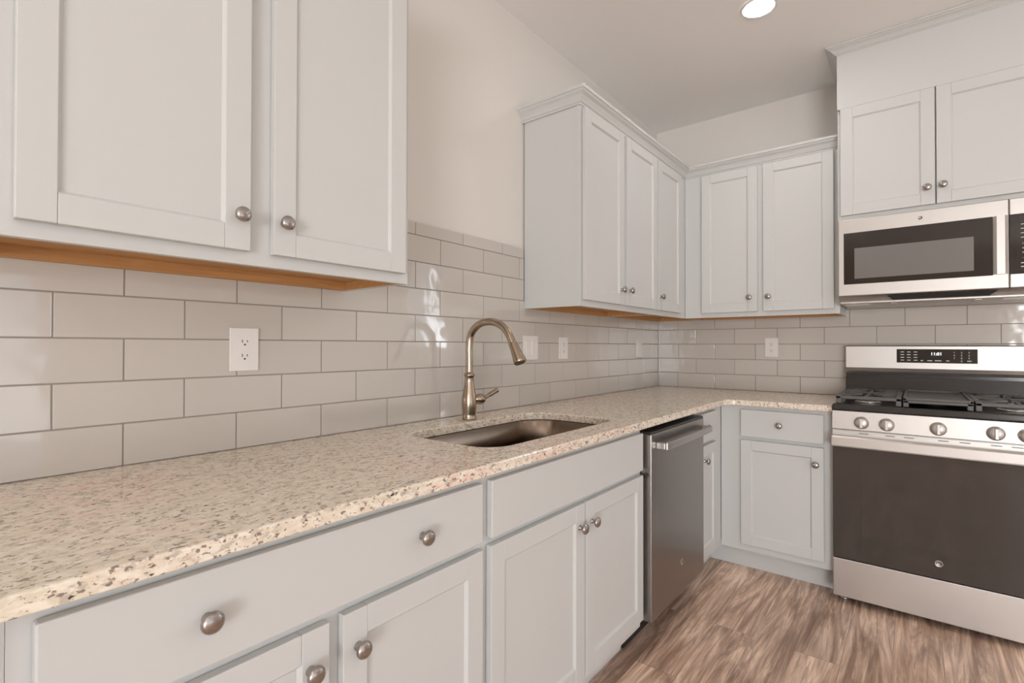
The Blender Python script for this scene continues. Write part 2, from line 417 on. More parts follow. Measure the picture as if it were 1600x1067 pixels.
# ------------------------------------------------------------------ tiled backsplash
T, H, Z0 = .2508, .0991, .914
def tiles(name, R, a_odd, spans, label):
    bm = NB(); lay = bm.faces.layers.float.new('tone'); g = .0016
    u_lo = min(s[0] for s in spans); u_hi = max(s[1] for s in spans)
    for (ua, ub, ztop) in spans: R.box(bm, ua, ub, -.0085, -.0012, Z0+.0004, ztop, mi=1)
    for row in range(0, 9):
        za, zb0 = Z0 + row*H, Z0 + (row+1)*H
        # neighbouring spans that are both tall enough share whole tiles
        segs = []
        for (a, b, zt) in spans:
            if za > zt-.012: continue
            zt_ = min(zb0, zt+g)
            if segs and abs(segs[-1][1]-a) < 1e-6 and abs(segs[-1][2]-zt_) < .03: segs[-1] = (segs[-1][0], b, min(segs[-1][2], zt_) if zb0 > zt+g and segs[-1][2] < zb0 else zt_)
            else: segs.append((a, b, zt_))
        for (ua, ub, zb) in segs:
            off = a_odd + (T/2 if row % 2 else 0)
            k = math.floor((ua-off)/T)
            while off + k*T < ub:
                x0 = max(off+k*T, ua); x1 = min(off+(k+1)*T, ub); k += 1
                if x1-x0 < .012: continue
                e0 = 0 if x0 == ua and ua != u_lo else g; n0 = len(bm.faces)
                bm.faces.ensure_lookup_table()
                tb = NB(); ll = tb.faces.layers.float.new('tone')
                R.box(tb, x0+g, x1-g, -.008, 0, za+g, zb-g, .0011)
                rnd = random.random()
                # tiny lippage so that each tile mirrors the room a little differently
                cu, cz_ = (x0+x1)/2, (za+zb)/2; a1 = random.uniform(-.0022, .0022); a2 = random.uniform(-.003, .003)
                for v_ in tb.verts:
                    if R.side == 'left': v_.co.x += (v_.co.y-cu)*a1 + (v_.co.z-cz_)*a2
                    else: v_.co.y -= (v_.co.x-cu)*a1 + (v_.co.z-cz_)*a2
                for f in tb.faces: f[ll] = rnd
                me = bpy.data.meshes.new('tmp'); tb.to_mesh(me); tb.free(); bm.from_mesh(me); bpy.data.meshes.remove(me)
    o = obj(name, bm, ['tile', 'grout'])
    return tag(o, label, 'backsplash')
tiles('tile_backsplash', LEFT, -3.1214-2*T*4, [(-4.3, -2.533, 1.4087), (-2.533, -1.583, 1.655), (-1.583, -.0005, 1.4087)], 'glossy greige subway tile backsplash on the long wall behind the sink')
tiles('tile_backsplash', BACK, .1434-T, [(.0005, 1.131, 1.4087), (1.131, 2.0, 1.5078)], 'glossy greige subway tile backsplash on the short wall behind the range')

# wall plates
def plate(R, u, z, w_, h_, kind, label, name='wall_outlet', cat='outlet'):
    t_ = thing(name, label, cat, R.p(u, .0002, z), 'white outlets on the tiled backsplash' if cat == 'outlet' else 'white switch plates on the tiled backsplash')
    bm = NB(); R.box(bm, u-w_/2, u+w_/2, .0004, .0062, z-h_/2, z+h_/2, .0018); obj('cover_plate', bm, 'plate', t_)
    if kind == 'duplex':
        for dz in (.0195, -.0195):
            bm = NB(); pr = []
            for k in range(28):
                a = 2*PI*k/28; pr.append((.0168*math.cos(a), max(-.0125, min(.0125, .0168*math.sin(a)))))
            prism(bm, pr, lambda p, q, a: R.p(u+p, a, z+dz+q), .0055, .0078); s_ = obj('receptacle', bm, 'plate', t_)
            bm = NB(); R.box(bm, u-.0075, u-.0055, .0070, .0081, z+dz-.001, z+dz+.007); R.box(bm, u+.0055, u+.0075, .0070, .0081, z+dz, z+dz+.006)
            lathe(bm, [(.0026, .0070), (.0026, .0081)], R.p(u, 0, z+dz-.0065), R.out(), 12)
            s2 = obj('slots', bm, 'slot', s_); s2['label'] = 'dark contact slots'
        bm = NB(); lathe(bm, [(.003, .006), (.0028, .0071)], R.p(u, 0, z), R.out(), 12); obj('screw', bm, 'plate', t_)
    elif kind == 'rocker2':
        for du in (-.023, .023):
            bm = NB(); R.box(bm, u+du-.0165, u+du+.0165, .005, .0080, z-.0335, z+.0335, .0012); s_ = obj('rocker', bm, 'plate', t_)
    elif kind == 'rocker':
        bm = NB(); R.box(bm, u-.0165, u+.0165, .005, .0080, z-.0335, z+.0335, .0012); obj('rocker', bm, 'plate', t_)
plate(LEFT, -2.853, 1.185, .076, .118, 'duplex', 'white duplex outlet on the tiles left of the faucet')
plate(LEFT, -1.535, 1.188, .118, .116, 'rocker2', 'wide white double rocker switch plate just right of the faucet spout', 'light_switch', 'light switch')
plate(LEFT, -1.247, 1.186, .082, .114, 'duplex', 'narrow white outlet on the sink wall next to the double switch')
plate(LEFT, -.3235, 1.183, .080, .118, 'rocker', 'white single switch plate on the sink wall near the room corner', 'light_switch', 'light switch')
plate(BACK, .739, 1.190, .074, .119, 'duplex', 'white outlet on the short wall left of the range')

# ------------------------------------------------------------------ crown moulding
def crown(parent, path, i0, i1, zb, h, prj):
    """mitred moulding swept along plan path (outside on the right-hand side of travel)"""
    prof = [(0, 0), (.10, 0), (.12, .10), (.24, .16), (.34, .30), (.55, .52), (.80, .66), (.88, .76), (1, .80), (1, 1), (0, 1)]
    P = [Vector(p) for p in path]; n = len(P); mit = []
    for i in range(n):
        dirs = []
        if i > 0: dirs.append((P[i]-P[i-1]).normalized())
        if i < n-1: dirs.append((P[i+1]-P[i]).normalized())
        ns = [Vector((d.y, -d.x)) for d in dirs]
        if len(ns) == 1: mit.append(ns[0])
        else:
            s_ = ns[0]+ns[1]; mit.append(s_/(1+ns[0].dot(ns[1])) if s_.length > 1e-6 else ns[0])
    bm = NB(); rings = []
    for i in range(i0, i1+1):
        rings.append([bm.verts.new((P[i].x+mit[i].x*a*prj, P[i].y+mit[i].y*a*prj, zb+b*h)) for a, b in prof])
    m_ = len(prof)
    for a, b in zip(rings, rings[1:]):
        for k in range(m_): bm.faces.new((a[k], a[(k+1) % m_], b[(k+1) % m_], b[k]))
    bm.faces.new(rings[0]); bm.faces.new(rings[-1])
    o = obj('crown_molding', bm, 'cabinet', parent); return o

# ------------------------------------------------------------------ wall cabinets
UB, UT = 1.372, 2.262          # bottom / top of boxes
DZ0, DZ1 = 1.399, 2.243        # door bottom / top
def wall_carcass(R, parent, u0, u1, d1, zb, zt, d0=.0009, skirt=.026):
    """white box with its sides and back rail hanging below a recessed raw maple bottom"""
    bm = NB(); th = .016
    R.box(bm, u0, u0+th, d0, d1, zb, zt); R.box(bm, u1-th, u1, d0, d1, zb, zt)
    R.box(bm, u0+th, u1-th, d0, d1, zt-th, zt); R.box(bm, u0+th, u1-th, d0, d0+.008, zb+skirt, zt-th)
    obj('carcass', bm, 'cabinet', parent)
    bm = NB(); R.box(bm, u0+th+.0004, u1-th-.0004, d0+.02, d1-.0004, zb+skirt, zb+skirt+.012)
    R.box(bm, u0+th+.0004, u1-th-.0004, d0+.0004, d0+.0196, zb+.0006, zb+skirt+.012)
    R.box(bm, u0+th+.0002, u0+th+.003, d0+.02, d1-.0004, zb+.0008, zb+skirt)
    R.box(bm, u1-th-.003, u1-th-.0002, d0+.02, d1-.0004, zb+.0008, zb+skirt)
    o = obj('bottom_panel', bm, 'maple', parent); o['label'] = 'unpainted orange maple underside'
U1a, U1b = -3.392, -2.533
t_ = thing('wall_cabinet', 'large white wall cabinet nearest the camera, two doors over the counter', 'cabinet', (.16, (U1a+U1b)/2, UB), 'white shaker wall cabinets')
wall_carcass(LEFT, t_, U1a, U1b, .286, UB, UT)
face_frame(LEFT, t_, U1a, U1b, UB, UT, .305, [(-3.335, -2.99, 1.41, 2.232), (-2.918, -2.565, 1.41, 2.232)])
door(LEFT, t_, -3.3445, -2.979, DZ0, DZ1, .305, (-3.003, 1.471)); door(LEFT, t_, -2.929, -2.5545, DZ0, DZ1, .305, (-2.906, 1.471))
crown(t_, [(.0, U1a), (.305, U1a), (.305, U1b), (0, U1b)], 0, 3, 2.255, .058, .045)

path = [(-.008, -1.583), (.305, -1.583), (.305, -.777), (.305, -.305), (1.1308, -.305)]
t_ = thing('wall_cabinet', 'white two-door wall cabinet right of the sink with an exposed side panel', 'cabinet', (.16, -1.18, UB), 'white shaker wall cabinets')
wall_carcass(LEFT, t_, -1.580, -.777, .286, UB, UT)
face_frame(LEFT, t_, -1.583, -.777, UB, UT, .305, [(-1.55, -1.205, 1.404, 2.236), (-1.155, -.80, 1.404, 2.236)])
door(LEFT, t_, -1.5655, -1.193, DZ0, DZ1, .305, (-1.227, 1.471)); door(LEFT, t_, -1.163, -.7895, DZ0, DZ1, .305, (-1.140, 1.473))
crown(t_, path, 0, 2, 2.25, .062, .045)
t_ = thing('wall_cabinet', 'white single-door wall cabinet filling the room corner', 'cabinet', (.16, -.4, UB), 'white shaker wall cabinets')
wall_carcass(LEFT, t_, -.7765, -.0015, .286, UB, UT)
face_frame(LEFT, t_, -.7765, -.3055, UB, UT, .305, [(-.755, -.43, 1.404, 2.236)])
door(LEFT, t_, -.7635, -.4185, DZ0, DZ1, .305, (-.745, 1.474))
crown(t_, path, 2, 3, 2.25, .062, .045)
t_ = thing('wall_cabinet', 'white two-door wall cabinet between the corner and the microwave', 'cabinet', (.72, -.16, UB), 'white shaker wall cabinets')
wall_carcass(BACK, t_, .3065, 1.1305, .286, UB, UT)
face_frame(BACK, t_, .3065, 1.1305, UB, UT, .305, [(.43, .72, 1.404, 2.236), (.78, 1.09, 1.404, 2.236)])
door(BACK, t_, .4145, .731, DZ0, DZ1, .305, (.690, 1.481)); door(BACK, t_, .7615, 1.1055, DZ0, DZ1, .305, (.790, 1.480))
crown(t_, path, 3, 4, 2.25, .062, .045)

# tall microwave cabinet
X0, X1 = 1.1325, 1.8945
MD = .400
t_ = thing('microwave_cabinet', 'deeper white two-door cabinet above the microwave with tall top panel', 'cabinet', ((X0+X1)/2, -.2, 1.842))
bm = NB()
BACK.box(bm, X0, X0+.016, -.008, MD-.02, 1.842, CEIL-.002); BACK.box(bm, X1-.016, X1, -.008, MD-.02, 1.842, CEIL-.002)
BACK.box(bm, X0+.016, X1-.016, -.008, MD-.02, 1.842, 1.858); BACK.box(bm, X0+.016, X1-.016, -.008, MD-.02, CEIL-.02, CEIL-.002)
obj('carcass', bm, 'cabinet', t_)
face_frame(BACK, t_, X0, X1, 1.842, CEIL-.002, MD, [(1.16, 1.505, 1.875, 2.39), (1.535, 1.87, 1.875, 2.39)])
XM = 1.5185
door(BACK, t_, 1.1455, XM-.002, 1.862, 2.408, MD, (1.488, 1.940)); door(BACK, t_, XM+.003, 1.888, 1.862, 2.408, MD, (1.545, 1.943))
bm = NB(); BACK.box(bm, X0-.0005, X1+.0005, MD+.0012, MD+.0200, 2.4084, CEIL-.002, .0012); obj('top_panel', bm, 'cabinet', t_)
crown(t_, [(X0-.0008, -.0005), (X0-.0008, -MD-.0195), (X1+.0008, -MD-.0195), (X1+.0008, -.0005)], 0, 3, 2.688, CEIL-2.688-.0015, .044)

# ------------------------------------------------------------------ base cabinets
BT = .8845; FB = .118
def base_carcass(R, parent, u0, u1, d1=.591, mids=(), sink=False):
    bm = NB(); th = .016; d0 = .002
    R.box(bm, u0, u0+th, d0, d1, FB, BT); R.box(bm, u1-th, u1, d0, d1, FB, BT)
    R.box(bm, u0+th, u1-th, d0, d1, FB, FB+th); R.box(bm, u0+th, u1-th, d0, d0+.006, FB+th, BT if not sink else .60)
    if not sink: R.box(bm, u0+th, u1-th, .02, d1, BT-.012, BT)
    R.box(bm, u0, u0+th, d0, .512, 0.001, FB); R.box(bm, u1-th, u1, d0, .512, 0.001, FB)
    obj('carcass', bm, 'cabinet', parent)
def toe(R, parent, u0, u1, d=.530):
    bm = NB(); R.box(bm, u0, u1, d-.016, d, .0008, FB-.0006, .001); obj('toe_kick', bm, 'cabinet', parent)
DR0, DR1, BD0, BD1 = .722, .864, .156, .704
def base(R, u0, u1, label, drawers, doors, false_front=False, sink=False, fr=None, toe_u=None):
    t_ = thing('base_cabinet', label, 'cabinet', R.p((u0+u1)/2, .3, 0), 'white shaker base cabinets under the granite')
    base_carcass(R, t_, u0, u1, sink=sink)
    f0, f1 = fr or (u0, u1)
    ops = [(a+.013, b-.013, DR0+.012, DR1-.012) for a, b, _ in drawers] + [(a+.013, b-.013, BD0+.012, BD1-.012) for a, b, _ in doors]
    face_frame(R, t_, f0, f1, FB, BT, .610, ops)
    for a, b, kn in drawers: drawer(R, t_, a, b, DR0, DR1, .610, [(k, .795) for k in kn], 'false_front' if false_front else 'drawer_front')
    for a, b, kn in doors: door(R, t_, a, b, BD0, BD1, .610, kn)
    toe(R, t_, *(toe_u or (u0, u1)))
    return t_
base(LEFT, -4.30, -3.3815, 'white base cabinet at the left edge, mostly out of the picture', [(-4.27, -3.412, (-4.05, -3.63))], [(-4.27, -3.856, (-3.90, .636)), (-3.826, -3.412, (-3.78, .636))])
base(LEFT, -3.381, -2.5535, 'white base cabinet with wide two-knob drawer over two doors, nearest the camera', [(-3.358, -2.567, (-3.172, -2.759))], [(-3.358, -2.973, (-3.010, .637)), (-2.9455, -2.567, (-2.915, .636))])
base(LEFT, -2.553, -1.6425, 'white sink base cabinet with a plain false front over two doors', [(-2.5345, -1.6565, ())], [(-2.5365, -2.091, (-2.121, .634)), (-2.079, -1.6565, (-2.046, .635))], True, True)
base(LEFT, -1.0275, -.002, 'narrow white base cabinet between the dishwasher and the corner', [(-1.005, -.748, (-.935, ))], [(-1.005, -.748, (-.945, .632))], fr=(-1.0275, -.6105), toe_u=(-1.0275, -.531))
base(BACK, .6125, 1.1285, 'white base cabinet with one drawer and one door left of the range', [(.716, 1.0935, (.902, ))], [(.716, 1.0935, (1.061, .622))], toe_u=(.5305, 1.1285))

# ------------------------------------------------------------------ granite countertop (one L-shaped slab with the sink cut-out)
def arc(cx_, cy_, r, a0, a1, n=8): return [(cx_+r*math.cos(a0+(a1-a0)*k/n), cy_+r*math.sin(a0+(a1-a0)*k/n)) for k in range(n+1)]
CE, CB = .650, -.650
def outer(o):
    y0, xe, xf, yf = -4.32+o, 1.1295-o, CE-o, CB+o
    x0, y1 = .0008, -.0008
    r = .055
    pts = [(x0, y0), (xf, y0)]
    pts += arc(xf+r+o*0, yf-r, r, PI, PI/2, 8)      # concave inner corner
    pts += [(xe, yf), (xe, y1), (x0, y1)]
    return pts
SX0, SX1, SY0, SY1 = .157, .543, -2.437, -1.705
def hole(o, rs=(.085, .075, .13, .085)):
    x0, x1, y0, y1 = SX0-o, SX1+o, SY0-o, SY1+o
    ra, rb, rc, rd = [r+o for r in rs]   # corners: front-left, front-right(y1), back-right, back-left
    pts = arc(x1-ra, y0+ra, ra, -PI/2, 0) + arc(x1-rb, y1-rb, rb, 0, PI/2) + arc(x0+rc, y1-rc, rc, PI/2, PI) + arc(x0+rd, y0+rd, rd, PI, 3*PI/2)
    return pts
def slab(layers, mat_, name):
    bm = NB(); prev = None
    for li, (oo, ho, z) in enumerate(layers):
        A = [bm.verts.new((x, y, z)) for x, y in outer(oo)]; B = [bm.verts.new((x, y, z)) for x, y in hole(ho)]
        if li in (0, len(layers)-1):
            es = []
            for L_ in (A, B): es += [bm.edges.new((L_[i], L_[(i+1) % len(L_)])) for i in range(len(L_))]
            bmesh.ops.triangle_fill(bm, edges=es, use_beauty=True)
        if prev:
            for P_, Q_ in zip(prev, (A, B)):
                for i in range(len(P_)):
                    j = (i+1) % len(P_)
                    bm.faces.new((P_[i], P_[j], Q_[j], Q_[i]))
        prev = (A, B)
    return obj(name, bm, mat_)
CT0, CT1 = .8855, .914
ct = slab([(.002, .002, CT0), (0, 0, CT0+.002), (0, 0, CT1-.004), (.0012, .0012, CT1-.0012), (.004, .004, CT1)], 'granite', 'countertop')
tag(ct, 'L-shaped speckled beige granite countertop over the base cabinets', 'countertop')

# sink
t_ = thing('sink', 'undermount stainless steel sink bowl set in the granite', 'sink', ((SX0+SX1)/2, (SY0+SY1)/2, .69))
bm = NB(); rings = []
for o_, z_ in ((.022, CT0-.0006), (.004, CT0-.0006), (.001, CT0-.004), (-.004, .80), (-.010, .72), (-.022, .700), (-.045, .690), (-.12, .6865)):
    rings.append([bm.verts.new((x, y, z_)) for x, y in hole(o_)])
for a, b in zip(rings, rings[1:]):
    n_ = len(a)
    for k in range(n_): f = bm.faces.new((a[k], a[(k+1) % n_], b[(k+1) % n_], b[k])); f.smooth = True
c_ = bm.verts.new(((SX0+SX1)/2, (SY0+SY1)/2, .6845)); r_ = rings[-1]
for k in range(len(r_)): bm.faces.new((r_[k], r_[(k+1) % len(r_)], c_))
obj('bowl', bm, 'sink', t_)
bm = NB(); lathe(bm, [(.056, .6885), (.055, .691), (.042, .690), (.038, .684), (.010, .683), (.010, .690), (.001, .691)], ((SX0+SX1)/2, (SY0+SY1)/2, 0), seg=32); obj('drain', bm, 'chrome', t_)

# faucet
FX, FYY = .103, -2.063
t_ = thing('faucet', 'warm brushed nickel gooseneck pull-down faucet behind the sink', 'faucet', (FX, FYY, CT1))
bm = NB(); lathe(bm, [(.0275, .0006), (.0278, .005), (.0262, .008), (.0265, .022), (.0285, .045), (.0290, .065), (.0278, .085), (.0245, .105), (.0205, .125), (.0178, .145), (.0168, .160), (.0180, .163), (.0205, .166), (.0208, .172), (.0180, .176), (.0150, .180)], (FX, FYY, CT1), seg=40); obj('body', bm, 'bronze_nickel', t_)
bm = NB(); pts = smooth_path([(FX, FYY, 1.09), (FX, FYY, 1.14), (FX, FYY, 1.195), (.110, FYY, 1.237), (.135, FYY, 1.266), (.168, FYY, 1.282), (.205, FYY, 1.286), (.243, FYY, 1.280), (.275, FYY, 1.263), (.299, FYY, 1.237), (.315, FYY, 1.207)], 8)
tube(bm, pts, .0140, 24); obj('neck', bm, 'bronze_nickel', t_)
bm = NB(); a_ = Vector((.3145, FYY, 1.209)); b_ = Vector((.353, FYY, 1.135)); ln = (b_-a_).length
lathe(bm, [(.0142, 0), (.0158, .001), (.0158, .005), (.0162, .007), (.0178, .030), (.0205, .055), (.0235, .072), (.0235, ln-.006), (.0215, ln-.001), (.018, ln), (.017, ln-.003)], a_, b_-a_, 32); o1 = obj('spray_head', bm, 'bronze_nickel', t_)
bm = NB(); lathe(bm, [(.0165, ln-.0045), (.0165, ln-.0015)], a_, b_-a_, 24); o2 = obj('nozzle', bm, 'black', o1)
bm = NB(); hd = Vector((.28, 1, 0)).normalized(); ho = Vector((FX, FYY, CT1+.075))
lathe(bm, [(.0160, .018), (.0165, .034), (.0195, .038), (.0215, .046), (.0205, .056), (.0165, .064), (.0130, .068)], ho, hd, 28)
p0 = ho + hd*.060
tube(bm, smooth_path([p0+Vector((0, 0, .002)), p0+hd*.014+Vector((0, 0, .006)), p0+hd*.035+Vector((0, 0, .015)), p0+hd*.062+Vector((0, 0, .028)), p0+hd*.072+Vector((0, 0, .031))], 5), [.0085]*5+[.0095]*5+[.0115]*5+[.0125]*4+[.0115, .005], 16, flat=.75)
obj('lever_handle', bm, 'bronze_nickel', t_)

# ------------------------------------------------------------------ text helper
def text(s, size, origin, R, m, parent, name, flat=.0006, bold=0.0, shear=0.0):
    """flat raised lettering on a surface whose outward direction is R.out()"""
    cu = bpy.data.curves.new('txt', 'FONT'); cu.body = s; cu.size = size; cu.align_x = 'CENTER'; cu.align_y = 'CENTER'; cu.extrude = flat/2; cu.offset = bold; cu.shear = shear; cu.resolution_u = 3
    tmp = bpy.data.objects.new('txt', cu); COL.objects.link(tmp)
    dg = bpy.context.evaluated_depsgraph_get(); me = bpy.data.meshes.new_from_object(tmp.evaluated_get(dg)); bpy.data.objects.remove(tmp)
    bm = NB(); bm.from_mesh(me); bpy.data.meshes.remove(me)
    # local x -> along wall as seen from the room, y -> z, z -> out
    out = Vector(R.out()); upv = Vector((0, 0, 1)); rx = upv.cross(out)
    mt = Matrix((rx, upv, out)).transposed().to_4x4(); mt.translation = Vector(origin)
    bmesh.ops.transform(bm, matrix=mt, verts=bm.verts)
    return bm
def badge(R, u, d, z, r, parent):
    bm = NB(); lathe(bm, [(r, 0), (r, .0012), (r*.94, .0018), (r*.86, .0018), (r*.84, .0012), (.0005, .0012)], R.p(u, d, z), R.out(), 36); o = obj('badge', bm, 'steel', parent)
    bm = text('GE', r*1.15, R.p(u, d+.0016, z-r*.04), R, 'black', o, 'badge_lettering', shear=.25); obj('badge_lettering', bm, 'enamel', o)

# ------------------------------------------------------------------ dishwasher
D0, D1 = -1.6395, -1.0305
t_ = thing('dishwasher', 'stainless steel dishwasher with bar handle between the white base cabinets', 'dishwasher', (.3, (D0+D1)/2, 0))
bm = NB(); LEFT.box(bm, D0+.004, D1-.004, .03, .600, .118, .868, .002); LEFT.box(bm, D0+.02, D1-.02, .05, .520, .004, .118); obj('tub', bm, 'black', t_)
bm = NB(); LEFT.box(bm, D0+.004, D1-.004, .530, .538, .004, .112); obj('toe_panel', bm, 'black', t_)
bm = NB(); LEFT.box(bm, D0+.0025, D1-.0025, .604, .655, .140, .858, .004); dd = obj('door', bm, 'steel_door', t_)
bm = NB(); LEFT.box(bm, D0+.003, D1-.003, .601, .652, .8586, .8665, .001); o_ = obj('control_strip', bm, 'black', dd); o_['label'] = 'black top edge of the door'
bm = NB(); LEFT.box(bm, D0+.045, D1-.020, .688, .702, .796, .826, .004)
LEFT.box(bm, D0+.045, D0+.065, .6552, .690, .798, .824, .002); LEFT.box(bm, D1-.040, D1-.020, .6552, .690, .798, .824, .002); obj('handle', bm, 'steel_handle', dd)
badge(LEFT, -1.322, .6552, .272, .0135, dd)
bm = NB(); lathe(bm, [(.008, 0), (.008, .010), (.005, .012)], (.634, D0+.0025, .700), (0, -1, 0), 16); obj('bumper', bm, 'black', t_)
for y_ in (D0+.05, D1-.05):
    bm = NB(); lathe(bm, [(.016, .0005), (.016, .006), (.006, .007), (.006, .118)], (.46, y_, 0), seg=16); obj('levelling_foot', bm, 'black', t_)

# ------------------------------------------------------------------ microwave
MX0, MX1 = 1.1345, 1.8925
MF = .420
t_ = thing('microwave', 'stainless over-the-range microwave with black glass door', 'microwave', ((MX0+MX1)/2, -.2, 1.413))
bm = NB(); BACK.box(bm, MX0+.002, MX1-.002, .0015, .388, 1.425, 1.8405, .002); obj('body', bm, 'steel', t_)
bm = NB(); BACK.box(bm, MX0+.006, MX1-.006, .01, .400, 1.412, 1.4249, .004)
# sloped front lip
prism(bm, [(.386, 1.4247), (.413, 1.4505), (.3862, 1.4505)], lambda p, q, a: (a, -p, q), MX0+.003, MX1-.003); obj('hood_bottom', bm, 'steel', t_)
bm = NB(); A_ = [(1.365, .3875, 1.4205), (1.690, .3875, 1.4205), (1.725, .4118, 1.4455), (1.335, .4118, 1.4455)]
lo = [bm.verts.new(BACK.p(x, d, z)) for x, d, z in A_]; hi = [bm.verts.new(BACK.p(x, d+.0022, z-.0022)) for x, d, z in A_]
bm.faces.new(lo); bm.faces.new(hi)
for i in range(4): bm.faces.new((lo[i], lo[(i+1) % 4], hi[(i+1) % 4], hi[i]))
o_ = obj('vent_opening', bm, 'dark', t_); o_['label'] = 'black intake slot under the front'
for x_ in (1.21, 1.80):
    bm = NB(); BACK.box(bm, x_-.05, x_+.05, .28, .35, 1.4095, 1.4125, .001); obj('light_lens', bm, 'plate', t_)
for x_ in (1.36, 1.665):
    bm = NB(); BACK.box(bm, x_-.012, x_+.012, .20, .38, 1.4085, 1.4122, .001); obj('filter_clip', bm, 'steel', t_)
# door
DXR = 1.7605
bm = NB(); BACK.box(bm, MX0, DXR, .389, MF, 1.4515, 1.8395, .004); dd = obj('door', bm, 'steel', t_)
bm = NB(); BACK.box(bm, 1.1585, 1.7095, MF-.004, MF+.0012, 1.510, 1.7695, .001); w1 = obj('window_surround', bm, 'mw_black', dd); w1['label'] = 'black glass window border'
bm = NB(); BACK.box(bm, 1.2035, 1.6475, MF+.0002, MF+.0018, 1.537, 1.690, .0006); o_ = obj('screen', bm, 'mw_mesh', w1); o_['label'] = 'grey see-through screen'
bm = NB(); pr = [(0, 0), (.046, 0), (.046, .012), (.036, .020), (.010, .020), (0, .012)]
prism(bm, pr, lambda p, q, a: (1.7105+p, -(MF+.0005+q), a), 1.513, 1.7665); obj('handle', bm, 'steel', dd)
badge(BACK, 1.462, MF+.0002, 1.803, .009, dd)
bm = NB(); BACK.box(bm, DXR+.0012, MX1, .389, MF, 1.4515, 1.8395, .004); cp = obj('control_panel', bm, 'steel', t_)
bm = NB(); BACK.box(bm, DXR+.002, MX1-.010, MF-.004, MF+.0014, 1.510, 1.7695, .001); kp = obj('keypad', bm, 'mw_black', cp); kp['label'] = 'black touch panel'
bm = NB(); BACK.box(bm, 1.793, 1.865, MF+.0014, MF+.0020, 1.735, 1.757); obj('display', bm, 'slot', kp)
bm = NB(); cells = ['1', '2', '3', '4', '5', '6', '7', '8', '9', '-', '0', '+']
me_ = NB()
for i, c in enumerate(cells):
    b2 = text(c, .011, BACK.p(1.803+.026*(i % 3), MF+.0016, 1.640-.020*(i//3)), BACK, None, kp, '')
    tm = bpy.data.meshes.new('t'); b2.to_mesh(tm); b2.free(); me_.from_mesh(tm); bpy.data.meshes.remove(tm)
for j in range(4):
    for i in range(3): BACK.box(me_, 1.797+.026*i, 1.811+.026*i, MF+.0014, MF+.0020, 1.722-.019*j, 1.7245-.019*j)
for j in range(2):
    for i in range(3): BACK.box(me_, 1.797+.026*i, 1.811+.026*i, MF+.0014, MF+.0020, 1.555-.016*j, 1.5585-.016*j)
obj('key_legends', me_, 'legend', kp); bm.free()

# ------------------------------------------------------------------ range
GX0, GX1 = 1.1335, 1.8935; GC = (GX0+GX1)/2
t_ = thing('range', 'freestanding stainless gas range with black oven glass in the gap', 'stove', (GC, -.33, 0))
bm = NB(); BACK.box(bm, GX0+.002, GX1-.002, .03, .622, .035, .895, .002); obj('body', bm, 'enamel', t_)
for x_ in (GX0+.04, GX1-.04):
    for d_ in (.60, .08):
        bm = NB(); lathe(bm, [(.017, .0006), (.017, .008), (.008, .010), (.008, .036)], (x_, -d_, 0), seg=18); obj('foot', bm, 'chrome', t_)
bm = NB(); BACK.box(bm, GX0, GX1, .6225, .664, .030, .206, .003); obj('drawer_panel', bm, 'steel', t_)
bm = NB(); BACK.box(bm, GX0, GX1, .6225, .660, .2085, .806, .003); dd = obj('oven_door', bm, 'glass_black', t_)
bm = NB(); BACK.box(bm, GX0, GX1, .6605, .6665, .728, .8062, .001); BACK.box(bm, GX0, GX1, .636, .6604, .8062, .8085); tr_ = obj('door_trim', bm, 'steel', dd)
for x_ in (1.255, 1.352, 1.418, 1.532, 1.600, 1.695, 1.755, 1.82):
    bm = NB(); BACK.box(bm, x_-.017, x_+.017, .6660, .6669, .7955, .7985); o_ = obj('vent_slot', bm, 'slot', tr_); o_['label'] = 'dark vent slot'
bm = NB()
prism(bm, [(.6685, .742), (.690, .734), (.702, .738), (.7035, .776), (.697, .783), (.6685, .778)], lambda p, q, a: (a, -p, q), GX0+.001, GX1-.001); obj('door_handle', bm, 'steel', dd)
bm = NB(); BACK.box(bm, GX0+.11, GX1-.11, .6598, .6606, .300, .66, .0003); o_ = obj('oven_window', bm, 'glass_black', dd)
badge(BACK, 1.515, .6606, .274, .014, dd)
# control panel with five knobs
bm = NB(); prism(bm, [(.6225, .812), (.668, .812), (.664, .8955), (.6225, .8975)], lambda p, q, a: (a, -p, q), GX0, GX1); cp = obj('control_panel', bm, 'steel', t_)
for x_ in (1.247, 1.340, 1.516, 1.693, 1.784):
    bm = NB(); o3 = Vector((x_, -.666, .8465)); nx = Vector((0, -1, .05)).normalized()
    lathe(bm, [(.0285, 0), (.0285, .003), (.0265, .005), (.0245, .007), (.0228, .028), (.0205, .031), (.0005, .0315)], o3, nx, 32)
    box(bm, x_-.0058, x_+.0058, o3.y-.038, o3.y-.028, o3.z-.0205, o3.z+.0225, .002); obj('control_knob', bm, 'steel', t_)
